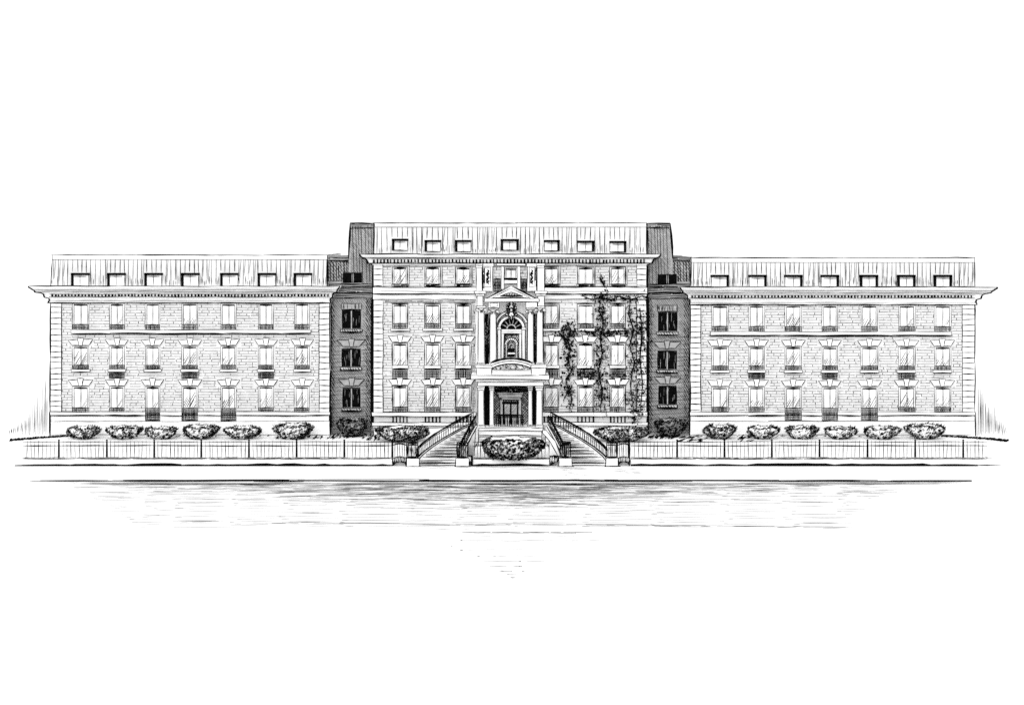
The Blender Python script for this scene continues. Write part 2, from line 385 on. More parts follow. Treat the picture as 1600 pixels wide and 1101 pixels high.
def mansard(px0, px1, pt0, pt1, pyb, pyt, pytop, Yb, Yt, depth, dormers, step=7.2, lo=20):
    """steep roof with standing seams; the parapet band crowns it"""
    mb = MB(); Zb, Zt = Z(pyb, Yb), Z(pyt, Yt)
    a = [V((X(px0, Yb), Yb, Zb)), V((X(px1, Yb), Yb, Zb)), V((X(px1, Yb), Yb+depth, Zb)), V((X(px0, Yb), Yb+depth, Zb))]
    b = [V((X(pt0, Yt), Yt, Zt)), V((X(pt1, Yt), Yt, Zt)), V((X(pt1, Yt), Yb+depth-1, Zt)), V((X(pt0, Yt), Yb+depth-1, Zt))]
    for i in range(4): mb.face([a[i], a[(i+1) % 4], b[(i+1) % 4], b[i]], PALE)
    def S(px, py):
        t = (pyb-py)/(pyb-pyt); Y = Yb+(Yt-Yb)*t-.012; return P(px, py, Y)
    x = px0+step*.7
    hit = lambda x, y: any(d[0]-1 < x < d[1]+1 and d[2]-2 < y for d in dormers)
    while x < px1-2:
        ex = x+rnd(-.8, .8)
        if not hit(x, pyb-3):
            mb.line(S(x, pyt+rnd(0, 1)), S(ex, pyb-rnd(0, 2 if R.random() < .7 else 12)), rnd(.032, .058), 1 if R.random() < .8 else 3, .008)
            if R.random() < .45: mb.line(S(x+rnd(1.5, 4), pyt+rnd(0, 2)), S(ex+1.4, pyb-rnd(0, 20)), .045, 3, .008)
        else:
            d = [d for d in dormers if d[0]-1 < x < d[1]+1][0]
            mb.line(S(x, pyt+rnd(0, 1)), S(ex, d[2]-rnd(0, 4)), rnd(.04, .065), 1, .008)
        x += step*rnd(.85, 1.15)
    x = px0+2
    while x < px1-2:
        if not hit(x, pyb-3) and R.random() < .85:
            mb.line(S(x, pyb-rnd(lo*.35, lo*.85)), S(x+rnd(-.5, .5), pyb-rnd(0, 5)), rnd(.03, .045), 1 if R.random() < .5 else 3, .005)
        x += rnd(1.8, 4.2)
    mb.long(a[0], b[0], .10); mb.long(a[1], b[1], .10)
    mb.long(b[0], b[1], .06, 1, 6)
    o_ = mb.build('roof', B)
    pb = MB(); pb.box(X(pt0, Yt-.1), X(pt1, Yt-.1), Yt-.1, Yb+depth-.9, Zt+.01, Z(pytop, Yt-.1), 0, .065, skip='bk'); pb.build('parapet', o_)
    for d in dormers:
        x0, x1, y0, y1, side = d[:5]; Y = Yb-.06; m_ = MB()
        m_.pbox(x0, x1, y0, y1, Y, 1.2, 0, 0)                              # cheeks and head
        m_.line(P(x0, y0, Y-.03), P(x0, y1, Y-.03), .05); m_.line(P(x1, y0, Y-.03), P(x1, y1, Y-.03), .05)
        m_.pbox(x0-1, x1+1, y0-.6, y0+3.0, Y-.10, .25, 1, 0)               # black strip drawn as the reveal's shadow under the head
        if side in 'LB': m_.pbox(x0-.6, x0+3.2, y0, y1, Y-.10, .25, 1, 0)  # the side strips paint the reveal's shadow in black too
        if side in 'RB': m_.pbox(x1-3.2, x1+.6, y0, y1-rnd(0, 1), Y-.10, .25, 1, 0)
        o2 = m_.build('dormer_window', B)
        p_ = MB(); c = (x0+x1)/2
        p_.face([P(x0+1, y1-.3, Y-.012), P(x1-1, y1-.3, Y-.012), P(x1-1, y0+1, Y-.012), P(x0+1, y0+1, Y-.012)], 0)
        p_.line(P(c, y0+3, Y-.03), P(c, y1-1, Y-.03), .04, 1, .006); p_.line(P(x0+2, y0+6, Y-.03), P(x1-2, y0+6, Y-.03), .03, 3, .006)
        p_.line(P(x0+4, y0+4.4, Y-.03), P(x1-4, y0+4.6, Y-.03), .05, 3, .006)
        if len(d) > 5: p_.line(P(x0, y1, Y-.04), P(x1, y1+rnd(-.4, .4), Y-.04), rnd(.05, .1), 1, .01)
        p_.build('pane', o2)
    return o_

# ---- the two wings
def wing(px0, px1, qx0, qx1, cols, dy, tipL, tipR, roof, french, grilles, dside, bandx):
    Y = 0.0
    t3, b3 = 474+dy, 515+dy; t2, b2 = 540.5+dy*.4, 577+dy*.4; t1, b1 = 603.5+dy*.3, 644-dy*.3
    holes = []; skip = []
    for i, (x0, x1) in enumerate(cols):
        holes += [(x0, x1, t3, b3), (x0, x1, t2, b2)]
        holes.append((x0, x1, t1, 657 if i in french else b1))
        skip += [(x0, x1, t3, b3+6), (x0-1, x1+1, t2, b2+4.5), (x0-7, x1+7, t2-12, t2), (x0-7, x1+7, t1-12, t1), (x0, x1, t1, 660)]
        if i in grilles: skip.append((x0, x1, b2, t1))
    wl = MB(); wall_sheet(wl, px0, px1, 447+dy*.5, 684, Y, holes, PALE, .2, 0)
    shell(wl, X(px0), X(px1), 0, 14, .3, Z(447))
    skip.append((bandx[0], bandx[1], b3-.5, b3+6.5))
    bricks(wl, qx0+1, qx1-1, 473+dy, 643, Y, skip)
    wl.long(P(px0, 470, -.03), P(px0, 680, -.03), .13 if px0 < 500 else .09, 1, 4); wl.long(P(px1, 470, -.03), P(px1, 680, -.03), .11, 1, 4)
    wl.build('wall', B)
    quoins(px0, qx0, 473+dy, 649, Y, 8.65, qx0); quoins(qx1, px1, 473+dy, 649, Y, 8.65, qx1)
    # base: water table and plinth, cut round the tall windows
    cuts = [cols[i] for i in french]
    ps = MB(); segs = []; a = px0-.5
    for c in cuts: segs.append((a, c[0]-.5)); a = c[1]+.5
    segs.append((a, px1+.5))
    for i, (a, b) in enumerate(segs):
        ps.pbox(a, b, 643.5, 648.5, Y-.16, .16, 0, 0); ps.pbox(a, b, 648.5, 658, Y-.07, .07, 0, 0)
        ps.long(P(a, 643.5, Y-.17), P(b, 643.8, Y-.17), .035, 1); ps.long(P(a, 648.7, Y-.17), P(b, 649, Y-.17), .10, 1, 4)
    ps.pbox(px0-1, px1+1, 658, 683, Y-.12, .12, 0, 0); ps.long(P(px0, 658, Y-.13), P(px1, 657.6, Y-.13), .035)
    ps.long(P(px0, 679, Y-.14), P(px1, 679, Y-.14), .045, 3, 3, .02, .8)
    ps.line(P(px0-1, 644, Y-.17), P(px0-1, 684, Y-.17), .1); ps.line(P(px1+1, 644, Y-.17), P(px1+1, 684, Y-.17), .1)
    ps.build('plinth', B)
    # band under the top row of windows
    bd = MB(); bd.pbox(bandx[0], bandx[1], b3+.3, b3+6, Y-.2, .2, 0, .04, skip='b'); bd.long(P(bandx[0], b3+6, Y-.22), P(bandx[1], b3+6, Y-.22), .11, 1, 4); bd.build('string_course', B)
    for i, (x0, x1) in enumerate(cols):
        x0 += rnd(-.6, .6); x1 += rnd(-.6, .6); hx = cols[i]
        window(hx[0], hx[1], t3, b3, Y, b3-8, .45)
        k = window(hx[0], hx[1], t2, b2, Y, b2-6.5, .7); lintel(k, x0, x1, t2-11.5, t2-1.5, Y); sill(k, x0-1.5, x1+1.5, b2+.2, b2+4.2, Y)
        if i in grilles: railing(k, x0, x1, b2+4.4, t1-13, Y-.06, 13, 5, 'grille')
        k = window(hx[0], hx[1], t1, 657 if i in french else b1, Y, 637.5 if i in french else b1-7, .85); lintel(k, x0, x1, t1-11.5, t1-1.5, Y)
        if i in french:
            gm = MB()
            for yy in range(5): gm.line(P(x0, 641+yy*3.6, -.05), P(x1, 641+yy*3.6, -.05), .04, 1, .008)
            gm.build('grille', k)
    e = 1.4
    cornice(px0, px1, (px0-tipL)*.05/e, (tipR-px1)*.05/e, [(0, 446.8+dy*.4), (1.4, 447+dy*.4), (1.36, 448.2+dy*.4), (1.02, 453.5+dy*.5), (.98, 455.5+dy*.5), (.62, 456.8+dy*.6), (.45, 459+dy*.6), (.38, 464+dy*.6), (.10, 466+dy*.7), (.06, 470+dy), (.12, 470.2+dy), (.12, 473+dy), (0, 473.2+dy)],
            [(447+dy*.4, 1.4, .05, 1), (453+dy*.4, 1.15, .04, 3), (455.5+dy*.5, 1.0, .045, 3), (456.6+dy*.5, .8, .04, 3), (470+dy, .08, .035, 1), (473+dy, .14, .075, 1)], Y, 14, .11,
            dent=(459.3+dy*.6, 463.6+dy*.6, 5.2, .46, 2.5))
    cx = roof['dc']
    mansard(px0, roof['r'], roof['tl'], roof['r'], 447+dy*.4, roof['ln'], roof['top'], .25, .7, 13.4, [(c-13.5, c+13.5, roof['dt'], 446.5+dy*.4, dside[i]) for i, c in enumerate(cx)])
Lc = [(113, 139), (171, 194.5), (227, 250), (284, 309), (345, 369), (403.5, 427.5), (460, 483.5)]
Rc = [(1112, 1138), (1170, 1194.5), (1226.5, 1252.5), (1284.5, 1309), (1345.5, 1371.5), (1404, 1430), (1460, 1486)]
wing(79, 515, 96, 499, Lc, 0, 51, 533, dict(r=511, tl=82, ln=405, top=398.5, dt=427, dc=[125, 181.5, 239.5, 297, 358, 416.5, 473]), (2, 3, 4), (1, 3, 5), 'LLLLLLL', (111, 485))
wing(1079, 1523, 1095, 1504, Rc, 3, 1060, 1552, dict(r=1523, tl=1080, ln=409.5, top=403, dt=430, dc=[1125, 1184, 1240, 1297, 1358, 1416.5, 1473.5]), (2, 3, 4), (1, 3, 5), 'RRRRBBB', (1110, 1487))

# ---- the dark links between wings and centre; shade drawn into their grey and hatching
def link(px0, px1, tw0, tw1, tl, side):
    """recessed bay, shade put into its brick colour: wall, attic slope, return of the centre mansard"""
    Y = 1.0; c = (px0+px1)/2 if side > 0 else (px0+px1)/2
    cx = 549 if side < 0 else 1043
    wn = [(cx-14.5, cx+14.5, 484, 514), (cx-15, cx+14, 545, 573.5), (cx-13.5, cx+13.5, 606, 637)]
    if side > 0: wn = [(a, b, c_+3, d+4) for a, b, c_, d in wn]; wn[2] = (wn[2][0], wn[2][1], 603, 632)
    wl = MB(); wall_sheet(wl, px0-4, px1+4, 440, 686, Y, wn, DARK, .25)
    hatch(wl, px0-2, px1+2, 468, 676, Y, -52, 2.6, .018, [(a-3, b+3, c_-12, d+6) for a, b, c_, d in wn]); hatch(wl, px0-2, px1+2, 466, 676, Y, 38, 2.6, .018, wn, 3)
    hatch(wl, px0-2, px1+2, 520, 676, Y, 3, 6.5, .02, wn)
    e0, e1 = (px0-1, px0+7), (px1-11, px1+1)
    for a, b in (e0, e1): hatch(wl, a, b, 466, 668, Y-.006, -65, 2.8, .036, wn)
    wl.box(X(px0-4, Y), X(px1+4, Y), Y+.01, 12, .4, Z(444, Y), DARK, 0, sides='BT')
    wl.long(P(px0+1, 466, Y-.2), P(px0+1, 678, Y-.2), .13); wl.long(P(px1-1, 466, Y-.2), P(px1-1, 678, Y-.2), .13)
    wl.build('wall', B)
    bd = MB()
    for a, b, yb in ((444, 448, .35), (448, 457, .22), (458, 466, .12)):
        bd.pbox(px0-3, px1+3, a, b, Y-yb, yb, DARK, .06, skip='lrpqk')
        hatch(bd, px0-3, px1+3, a, b, Y-yb-.004, 3, 2.4, .04)
    bd.build('cornice', B)
    # attic slope and the centre mansard's set-back return, shaded by its dark colour
    at = MB(); x0, x1 = (px0-3, tw1) if side < 0 else (tw0, px1+2); wx = (536, 565) if side < 0 else (1028, 1057); wy = (426.5, 442) if side < 0 else (429, 446)
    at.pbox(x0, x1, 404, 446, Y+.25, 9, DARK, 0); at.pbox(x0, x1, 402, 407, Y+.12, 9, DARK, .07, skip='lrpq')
    hatch(at, x0, x1, 408, 446, Y+.25, -88, 4.2, .05, [(wx[0]-1, wx[1]+1, *wy)]); hatch(at, x0, x1, 403, 446, Y+.25, -50, 3.4, .032, [(wx[0]-1, wx[1]+1, *wy)]); hatch(at, x0, x1, 402, 407, Y+.115, 5, 1.8, .03)
    o_ = at.build('attic', B)
    dw = MB(); dw.pbox(wx[0], wx[1], wy[0], wy[1], Y-.16, .3, 1, .06)
    for f in (.48, .56): dw.line(P(wx[0]+(wx[1]-wx[0])*f, wy[0]+1, Y-.17), P(wx[0]+(wx[1]-wx[0])*f, wy[1]-1, Y-.17), .04, MID, .01)
    dw.pbox(wx[0]-2, wx[1]+2, wy[1], wy[1]+3, Y-.2, .2, MID, .04)
    dw.build('dormer_window', B)
    tw = MB(); Yt = Y-.1
    f = [P(tl[0], 404, Yt), P(tl[1], 404, Yt), P(tw1, 349, Yt), P(tw0, 349, Yt)]; k = [p+V((0, 9, 0)) for p in f]
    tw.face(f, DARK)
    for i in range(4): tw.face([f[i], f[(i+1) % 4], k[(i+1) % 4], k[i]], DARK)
    # it merges with the attic below the centre's eaves
    tw.pbox(min(tl), max(tl), 403.8, 446, Yt, .3, DARK, 0)
    for i in range(4):
        if i != 0: tw.line(f[i], f[(i+1) % 4], .14, 1, .02)
    hatch(tw, tw0+1, tw1-1, 352, 446, Yt, -88, 5.2, .03); hatch(tw, tw0, tw1, 355, 446, Yt, -50, 2.3, .018); hatch(tw, tw0, tw1, 350, 357, Yt, 4, 1.8, .03)
    hatch(tw, min(tl), max(tl), 404, 440, Yt, 38, 2.6, .018, m=3)
    tw.long(P(tw0, 356.5, Yt-.03), P(tw1, 356.5, Yt-.03), .08)
    tw.build('mansard_return', B)
    for i, (a, b, c_, d) in enumerate(wn):
        m_ = MB(); Yp = Y+.1; m_.face([P(a, d, Yp), P(b, d, Yp), P(b, c_, Yp), P(a, c_, Yp)], MID)
        for q in ((a, a, c_, d), (b, b, c_, d)): m_.line(P(q[0], q[2], Y-.02), P(q[1], q[3], Y-.02), .08)
        m_.line(P(a, c_, Y-.02), P(b, c_, Y-.02), .07)
        o2 = m_.build('window', B)
        md = (a+b)/2
        for u, v in ((a+.4, md-.9), (md+.9, b-.4)):
            pn = MB(); pn.pbox(u, v, c_+1, d-1, Yp-.05, .04, 1, 0)
            for _ in range(4): x = rnd(u+.5, v-.5); y0 = rnd(c_+1, d-10); pn.line(P(x, y0, Yp-.06), P(x+rnd(-.6, .6), y0+rnd(5, 14), Yp-.06), rnd(.01, .02), MID, .006)
            pn.build('pane', o2)
        sm = MB(); sm.pbox(a-2, b+2, d+.5, d+5, Y-.2, .2, MID, .06, skip='b'); sm.line(P(a-2, d+5, Y-.22), P(b+2, d+5, Y-.22), .13); hatch(sm, a-2, b+2, d+.5, d+5, Y-.205, -50, 3.2, .04); sm.build('sill', o2)
        if i == 0:
            hm = MB(); hm.pbox(a-1, b+1, c_-10, c_-1, Y-.12, .12, DARK, .06)
            for _ in range(22): x = rnd(a, b); hm.line(P(x, c_-9, Y-.13), P(x+rnd(-1, 1), c_-2, Y-.13), rnd(.03, .06), R.choice((1, MID)), .01)
            hm.build('lintel', o2)
        else: lintel(o2, a+2, b-2, c_-15, c_-4, Y, m=DARK, w=.055, sp=9)
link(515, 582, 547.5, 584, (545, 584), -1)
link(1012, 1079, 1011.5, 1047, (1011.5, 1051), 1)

# ---- the central block
Y = 0.0
Cc = [(613, 637), (663.5, 688), (711.5, 736), (849.5, 873.5), (902, 928), (953, 977.5)]
holes = []; skip = []
for x0, x1 in Cc:
    holes += [(x0, x1, 417, 443.5), (x0, x1, 475, 513), (x0, x1, 536, 571), (x0, x1, 602.5, 643.5)]
    skip += [(x0-2, x1+2, 412, 449), (x0-1, x1+1, 470, 519), (x0-6, x1+6, 522, 535), (x0-1, x1+1, 530, 592), (x0-7, x1+7, 590, 602), (x0, x1, 602, 645)]
holes += [(788, 808.5, 418, 437)]
wl = MB(); wall_sheet(wl, 582, 1012, 397, 686, Y, holes, PALE, .2, 0)
shell(wl, X(582), X(1012), 0, 14, .3, Z(397))
skip.append((742, 849, 440, 690))
for a, b in ((598, 742), (849, 995)):
    bricks(wl, a, b, 414, 448, Y, skip, .95); bricks(wl, a, b, 470, 644, Y, skip, .95 if a < 700 else .7)
for a, b in ((771, 783), (813, 825)): bricks(wl, a, b, 414, 449, Y, [], 1.4, 1, 5)
hatch(wl, 736, 743, 475, 650, Y, 85, 2.0, .03, m=3); hatch(wl, 849, 853, 475, 650, Y, 85, 2.0, .03, m=3)
hatch(wl, 600, 742, 470, 473.5, Y, 4, 1.3, .04, m=3); hatch(wl, 600, 742, 411.5, 415.5, Y, 4, 1.3, .04, m=3); hatch(wl, 850, 1000, 411.5, 415.5, Y, 4, 1.3, .04, m=3)
wl.long(P(583, 412, -.03), P(583, 680, -.03), .14, 1, 4); wl.long(P(1011, 412, -.03), P(1011, 680, -.03), .14, 1, 4)
wl.build('wall', B)
for a, b, i in ((584, 598, 598), (995, 1010, 995)):
    quoins(a, b, 413, 448, Y, 8.8, i); quoins(a, b, 470, 645, Y, 8.8, i)
for a, b in ((582, 744), (849, 1012)):
    pl = MB()
    pl.pbox(a-1, b, 644, 650, Y-.2, .2, 0, .06, skip='pq'); pl.pbox(a-1, b, 660, 664.5, Y-.14, .14, 0, .05, skip='pq'); pl.pbox(a-1, b, 664.5, 684, Y-.05, .05, 0, 0)
    pl.long(P(a, 668, -.06), P(b, 667, -.06), .05); pl.build('plinth', B)
for x0, x1 in Cc:                                                       # basement gratings: dark slots between white bars
    gm = MB()
    for i in range(5): gm.pbox(x0+i*(x1-x0-2)/4, x0+i*(x1-x0-2)/4+rnd(1.6, 2.6), 650.3, 659.8, Y-.06, .07, 1, 0)
    gm.build('basement_grating', B)
for a, b in ((583, 744), (849, 1011)):
    bt = MB(); bt.pbox(a, b, 449, 459, Y-.3, .3, 0, 0); bt.pbox(a, b, 459, 467.5, Y-.1, .1, 0, 0)
    bt.long(P(a, 449, -.31), P(b, 448.8, -.31), .075, 1, 4); bt.long(P(a+5, 455.5, -.31), P(b, 455.5, -.31), .035, 1); bt.long(P(a, 459, -.31), P(b, 459, -.31), .085, 1, 4); bt.long(P(a, 467.5, -.11), P(b, 467.5, -.11), .045)
    bt.build('string_course', B)
for i, (x0, x1) in enumerate(Cc):
    bo = .085
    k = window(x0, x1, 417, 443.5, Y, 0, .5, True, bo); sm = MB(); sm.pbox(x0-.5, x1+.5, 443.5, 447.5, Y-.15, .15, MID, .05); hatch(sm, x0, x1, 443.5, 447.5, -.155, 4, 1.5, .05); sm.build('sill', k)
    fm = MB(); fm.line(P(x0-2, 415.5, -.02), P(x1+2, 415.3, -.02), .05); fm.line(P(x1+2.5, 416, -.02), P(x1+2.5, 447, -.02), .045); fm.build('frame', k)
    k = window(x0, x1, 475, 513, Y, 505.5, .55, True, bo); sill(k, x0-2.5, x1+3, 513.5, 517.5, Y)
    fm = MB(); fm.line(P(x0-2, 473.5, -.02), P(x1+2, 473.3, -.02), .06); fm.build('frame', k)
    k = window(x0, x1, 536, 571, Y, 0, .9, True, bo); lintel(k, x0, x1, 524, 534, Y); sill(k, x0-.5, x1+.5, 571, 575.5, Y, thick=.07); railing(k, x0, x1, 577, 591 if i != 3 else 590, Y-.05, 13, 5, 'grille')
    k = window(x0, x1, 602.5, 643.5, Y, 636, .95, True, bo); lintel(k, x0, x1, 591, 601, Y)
cornice(582, 1012, 1, 1, [(0, 396.8), (.95, 397), (.82, 401), (.6, 403), (.45, 404.5), (.3, 411), (.1, 411.3), (.02, 415)],
        [(397, .95, .06, 1), (402.5, .7, .045, 1), (404, .5, .05, 3), (411.5, .32, .05, 1), (415, .04, .035, 3)], Y, 14, .12, dent=(405, 410.8, 5.35, .42, 2.4))
ds = [(613, 637, 373.5, 391, 'L', 1), (664, 688.5, 375.5, 392.5, 'L', 1), (711.5, 736, 375.5, 393, 'L', 1), (783, 810, 374, 391, 'B', 1), (850.5, 874, 375.5, 392, 'R', 1), (902.5, 928, 376.5, 393, 'R', 1), (953, 978, 377, 394, 'R', 1)]
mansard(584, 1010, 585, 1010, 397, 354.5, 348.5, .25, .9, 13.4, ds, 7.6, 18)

# ---- the middle bay: portal of two tiers
def column(px, hw, py0, py1, Yc, parent, cap='plain', Yr=None):
    """shaft with base and capital; pen lines run down its sides"""
    mb = MB(); r = hw*.05*(D0+Yc)/D0; x = X(px, Yc); zt, zb = Z(py0, Yc), Z(py1, Yc); h = zt-zb
    mb.lathe(x, Yc, [(r*1.1, zb+.22), (r*1.02, zb+.3), (r, zb+h*.35), (r*.9, zt-.42), (r*.95, zt-.35), (r*.9, zt-.3), (r*1.15, zt-.12), (r*1.15, zt-.08)])
    mb.box(x-r*1.35, x+r*1.35, Yc-r*1.35, Yc+r*1.35, zb, zb+.13, 0, .04); mb.box(x-r*1.2, x+r*1.2, Yc-r*1.2, Yc+r*1.2, zb+.13, zb+.23, 0, .04)
    for a, ww in ((-172, .06), (-8, .065), (-150, .03), (-35, .03), (60, .05), (120, .05)):
        ca, sa = math.cos(math.radians(a)), math.sin(math.radians(a)); rr = r*1.01
        mb.line(V((x+rr*ca, Yc+rr*sa, zb+.25)), V((x+rr*.92*ca, Yc+rr*.92*sa, zt-.4)), ww, 1 if ww > .035 else 3, .006, 0)
    if cap == 'plain':
        mb.box(x-r*1.3, x+r*1.3, Yc-r*1.3, Yc+r*1.3, zt-.13, zt, 0, .045); mb.box(x-r*1.1, x+r*1.1, Yc-r*1.1, Yc+r*1.1, zt-.32, zt-.14, 0, .035)
    else:
        mb.box(x-r*1.45, x+r*1.45, Yc-r*1.3, Yc+r*1.3, zt-.12, zt, 0, .045)
        for s_ in (-1, 1):                                                # volutes
            for q in range(1):
                rr = (.13, .07)[q]; c = V((x+s_*r*1.15, Yc-r*1.32, zt-.28))
                mb.path([c+V((rr*math.cos(t*.7), 0, rr*math.sin(t*.7))) for t in range(9)], .03)
            mb.lathe(x+s_*r*1.15, Yc-r*.2, [(.14, zt-.42), (.16, zt-.28), (.12, zt-.13)], 0, 8)
        mb.path([V((x-r*1.1, Yc-r*1.35, zt-.2)), V((x, Yc-r*1.4, zt-.34)), V((x+r*1.1, Yc-r*1.35, zt-.2))], .035)
        for _ in range(6): xx = x+rnd(-r, r); mb.line(V((xx, Yc-r*1.2, zt-.5)), V((xx+rnd(-.05, .05), Yc-r*1.25, zt-.3)), .04, 1, .01)
    return mb.build('column', parent, smooth=True)

Yq = -1.3
PT = MB()                                                               # upper tier: entablature blocks and the back panel
PT.pbox(744, 848, 466, 586, -.25, .25, 0, 0)
for a, b in ((741, 759), (836, 855)):
    PT.pbox(a, b, 455, 458.5, Yq-.55, 1.5, 0, .05); PT.pbox(a+2, b-2, 458.5, 462, Yq-.45, 1.4, 0, .04); PT.pbox(a+5, b-5, 462, 478, Yq-.35, 1.3, 0, .045)
PT.pbox(757, 842, 466.5, 471.5, Yq-.5, 1.3, 0, .05, skip='pq')
PT.pbox(763, 780, 472, 480.5, Yq-.35, 1.1, 0, .045); PT.pbox(766, 777, 473.5, 478.5, Yq-.38, .1, 0, .035); PT.pbox(822, 839, 472, 480.5, Yq-.35, 1.1, 0, .045)
for a, b, c, d in ((757.5, 764.5, 490, 570), (833, 838.5, 490, 570)):     # shade of the deep recess between columns, painted dark
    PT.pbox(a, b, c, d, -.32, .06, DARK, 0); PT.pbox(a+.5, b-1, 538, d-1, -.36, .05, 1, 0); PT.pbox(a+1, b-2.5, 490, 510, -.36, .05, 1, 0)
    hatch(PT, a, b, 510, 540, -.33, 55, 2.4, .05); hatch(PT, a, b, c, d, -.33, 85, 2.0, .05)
for k in range(3): hatch(PT, 776+k*.4, 783, 488, 560, -.26, 88, 2.2, .03, m=3)
hatch(PT, 816, 825, 488, 565, -.26, 88, 2.2, .035, m=3)
portal = PT.build('portal', B)
for x, hw in ((752, 5), (843.5, 5)): column(x, hw, 478, 571, Yq, portal, 'scroll')
for x, hw in ((770.5, 5.3), (829, 4.8)): column(x, hw, 480.5, 570, Yq+.25, portal, 'scroll')
pd = MB()                                                                # triangular pediment
pd.prism([(758, 467), (798.5, 445.5), (840, 467.2), (836, 470), (762, 470)], Yq-.45, 1.2, 0, .055)
pd.prism([(770, 464.6), (798.5, 450.5), (828, 464.6)], Yq-.50, .06, 0, .05)
pd.prism([(781, 462.6), (798.5, 456), (817, 462.6)], Yq-.56, .06, DARK, .05)
for i in range(9): x = 783+i*4; h = 462.4-(1-abs(x-798.5)/18)*5.6; pd.line(P(x, 462.4, Yq-.57), P(x+1.5, h+.4, Yq-.57), .06, 1, .005)
pd.line(P(783, 462.3, Yq-.58), P(816, 462.3, Yq-.58), .13); pd.pl(760, 466.5, 798, 447.3, Yq-.47, .04); pd.pl(799, 447.3, 838, 467, Yq-.47, .05)
pd.build('pediment', portal)
ar = MB()                                                                # arch
ar.arcband(799, 514, 17, 21.5, 0, math.pi, -.62, .4, 0, .05); ar.arcband(799, 512, 23, 27, .35, math.pi-.35, -.5, .26, 0, .05)
for a, b in ((777.5, 782), (816, 820.5)): ar.pbox(a, b, 513, 568, -.62, .4, 0, .05); ar.pbox(a-.7, b+.7, 511.5, 514.5, -.66, .44, 0, .04)
A = [(799+16.8*math.cos(t*math.pi/14), 514-16.8*math.sin(t*math.pi/14)) for t in range(15)]
f = [P(a, b, -.33) for a, b in A]; ar.face(f, 1)                          # dark fanlight
for t in range(1, 7): a = t*math.pi/7; ar.line(P(799+8*math.cos(a), 514-8*math.sin(a), -.36), P(799+16*math.cos(a), 514-16*math.sin(a), -.36), .05, MID, .01)
ar.arcband(799, 514, 6, 7.6, 0, math.pi, -.38, .04, MID, 0)
ar.build('arch', portal)
wd = MB()                                                                # tall window inside the arch
wd.pbox(783, 815.5, 514.5, 520.5, -.48, .2, 0, .05); wd.pl(784, 517.5, 815, 517.3, -.49, .035)
wd.pbox(783, 787, 520.5, 568, -.42, .15, 0, .045); wd.pbox(811, 815, 520.5, 568, -.42, .15, 0, .045)
wd.pbox(787, 811, 520.5, 568, -.31, .04, MID, .04); hatch(wd, 787, 811, 521, 562, -.315, 62, 2.0, .045); hatch(wd, 787, 793, 524, 562, -.32, -40, 2.2, .045); wd.pl(787, 523, 811, 523, -.33, .1)
wd.arcband(799, 538, 6.5, 10.5, 0, math.pi, -.36, .05, 0, .045)
for t in range(1, 9): a = t*math.pi/9; wd.line(P(799+6.5*math.cos(a), 538-6.5*math.sin(a), -.37), P(799+10.5*math.cos(a), 538-10.5*math.sin(a), -.37), .045, 1, .004)
for a, b in ((790, 792.5), (806, 808.5)): wd.pbox(a, b, 538, 562, -.36, .05, MID, .04)
wd.pbox(794, 804, 544, 550, -.37, .05, 1, 0); wd.pbox(794, 804, 554, 562, -.37, .05, 1, 0); wd.arcband(799, 540, 2, 4.5, 0, math.pi, -.37, .04, MID, .04)
wd.pbox(793, 805, 550.5, 553.5, -.38, .06, 0, .035)
wd.build('window', portal)
ct = MB()                                                                # carved cartouche over the arch
ct.prism([(799, 469), (803, 477), (805, 484), (803, 491), (799, 500), (795, 491), (793, 484), (795, 477)], Yq+.35, .5, 0, .07)
for sx in (-1, 1):
    for cx, cy, r in ((6, 481, 2.6), (5, 488, 2.2), (4, 476, 2), (7, 491, 2.4), (3, 496, 1.8)):
        ct.pp([(799+sx*(cx+r*math.cos(t*.75)), cy+r*math.sin(t*.75)) for t in range(9)], Yq+.3, .07)
        ct.pbox(799+sx*cx-1.3, 799+sx*cx+1.3, cy-1.3, cy+1.3, Yq+.36, .4, 0, 0)
ct.pp([(799+2.6*math.cos(t*.6), 484+3.2*math.sin(t*.6)) for t in range(12)], Yq+.3, .06)
for _ in range(34): x, y = 799+rnd(-7, 7), rnd(474, 499); ct.pl(x, y, x+rnd(-2, 2), y+rnd(-2.5, 2.5), Yq+.29, rnd(.04, .08))
ct.build('cartouche', portal)
# attic tier above the pediment
AT = MB()
AT.pbox(776, 821, 412, 414.5, -.5, .5, 0, .04)
for a, b in ((783, 787.5), (808.5, 813)): AT.pbox(a, b, 415.5, 452, -.3, .3, 0, .045)
AT.pbox(787.5, 808.5, 437.5, 443, -.25, .25, 0, .05); AT.pl(788, 434.5, 808, 434.5, -.1, .05)
for a, b in ((754.5, 769.5), (824, 838)): AT.pbox(a, b, 412.5, 455, -.35, .35, 0, .05); AT.pbox(a-1.5, b+1.5, 411.7, 416, -.42, .4, 0, .04); AT.pbox(a+3.5, b-3, 418, 448, -.39, .06, 0, .045)
hatch(AT, 753.5, 757.5, 417, 452, -.36, 88, 1.6, .05); hatch(AT, 836, 840, 417, 450, -.36, 88, 1.6, .05)
for cx in (761.8, 830.5):                                               # carved drops in the two panels
    AT.pp([(cx+1.6*math.sin(t*1.3), 421+t*2.1) for t in range(12)], -.42, .09)
    for dy_ in (428, 434, 440): AT.pp([(cx+(2.2 if q % 2 else 0)*(1 if q < 2 else -1), dy_-2.5+q*1.6) for q in range(4)], -.42, .08); AT.pl(cx-2, dy_, cx+2, dy_+1, -.42, .07)
attic = AT.build('attic_pilasters', portal)
railing(portal, 771.5, 783, 436, 455, -.2, 7, 5, 'grille'); railing(portal, 813.5, 824, 436, 455, -.2, 7, 5, 'grille')
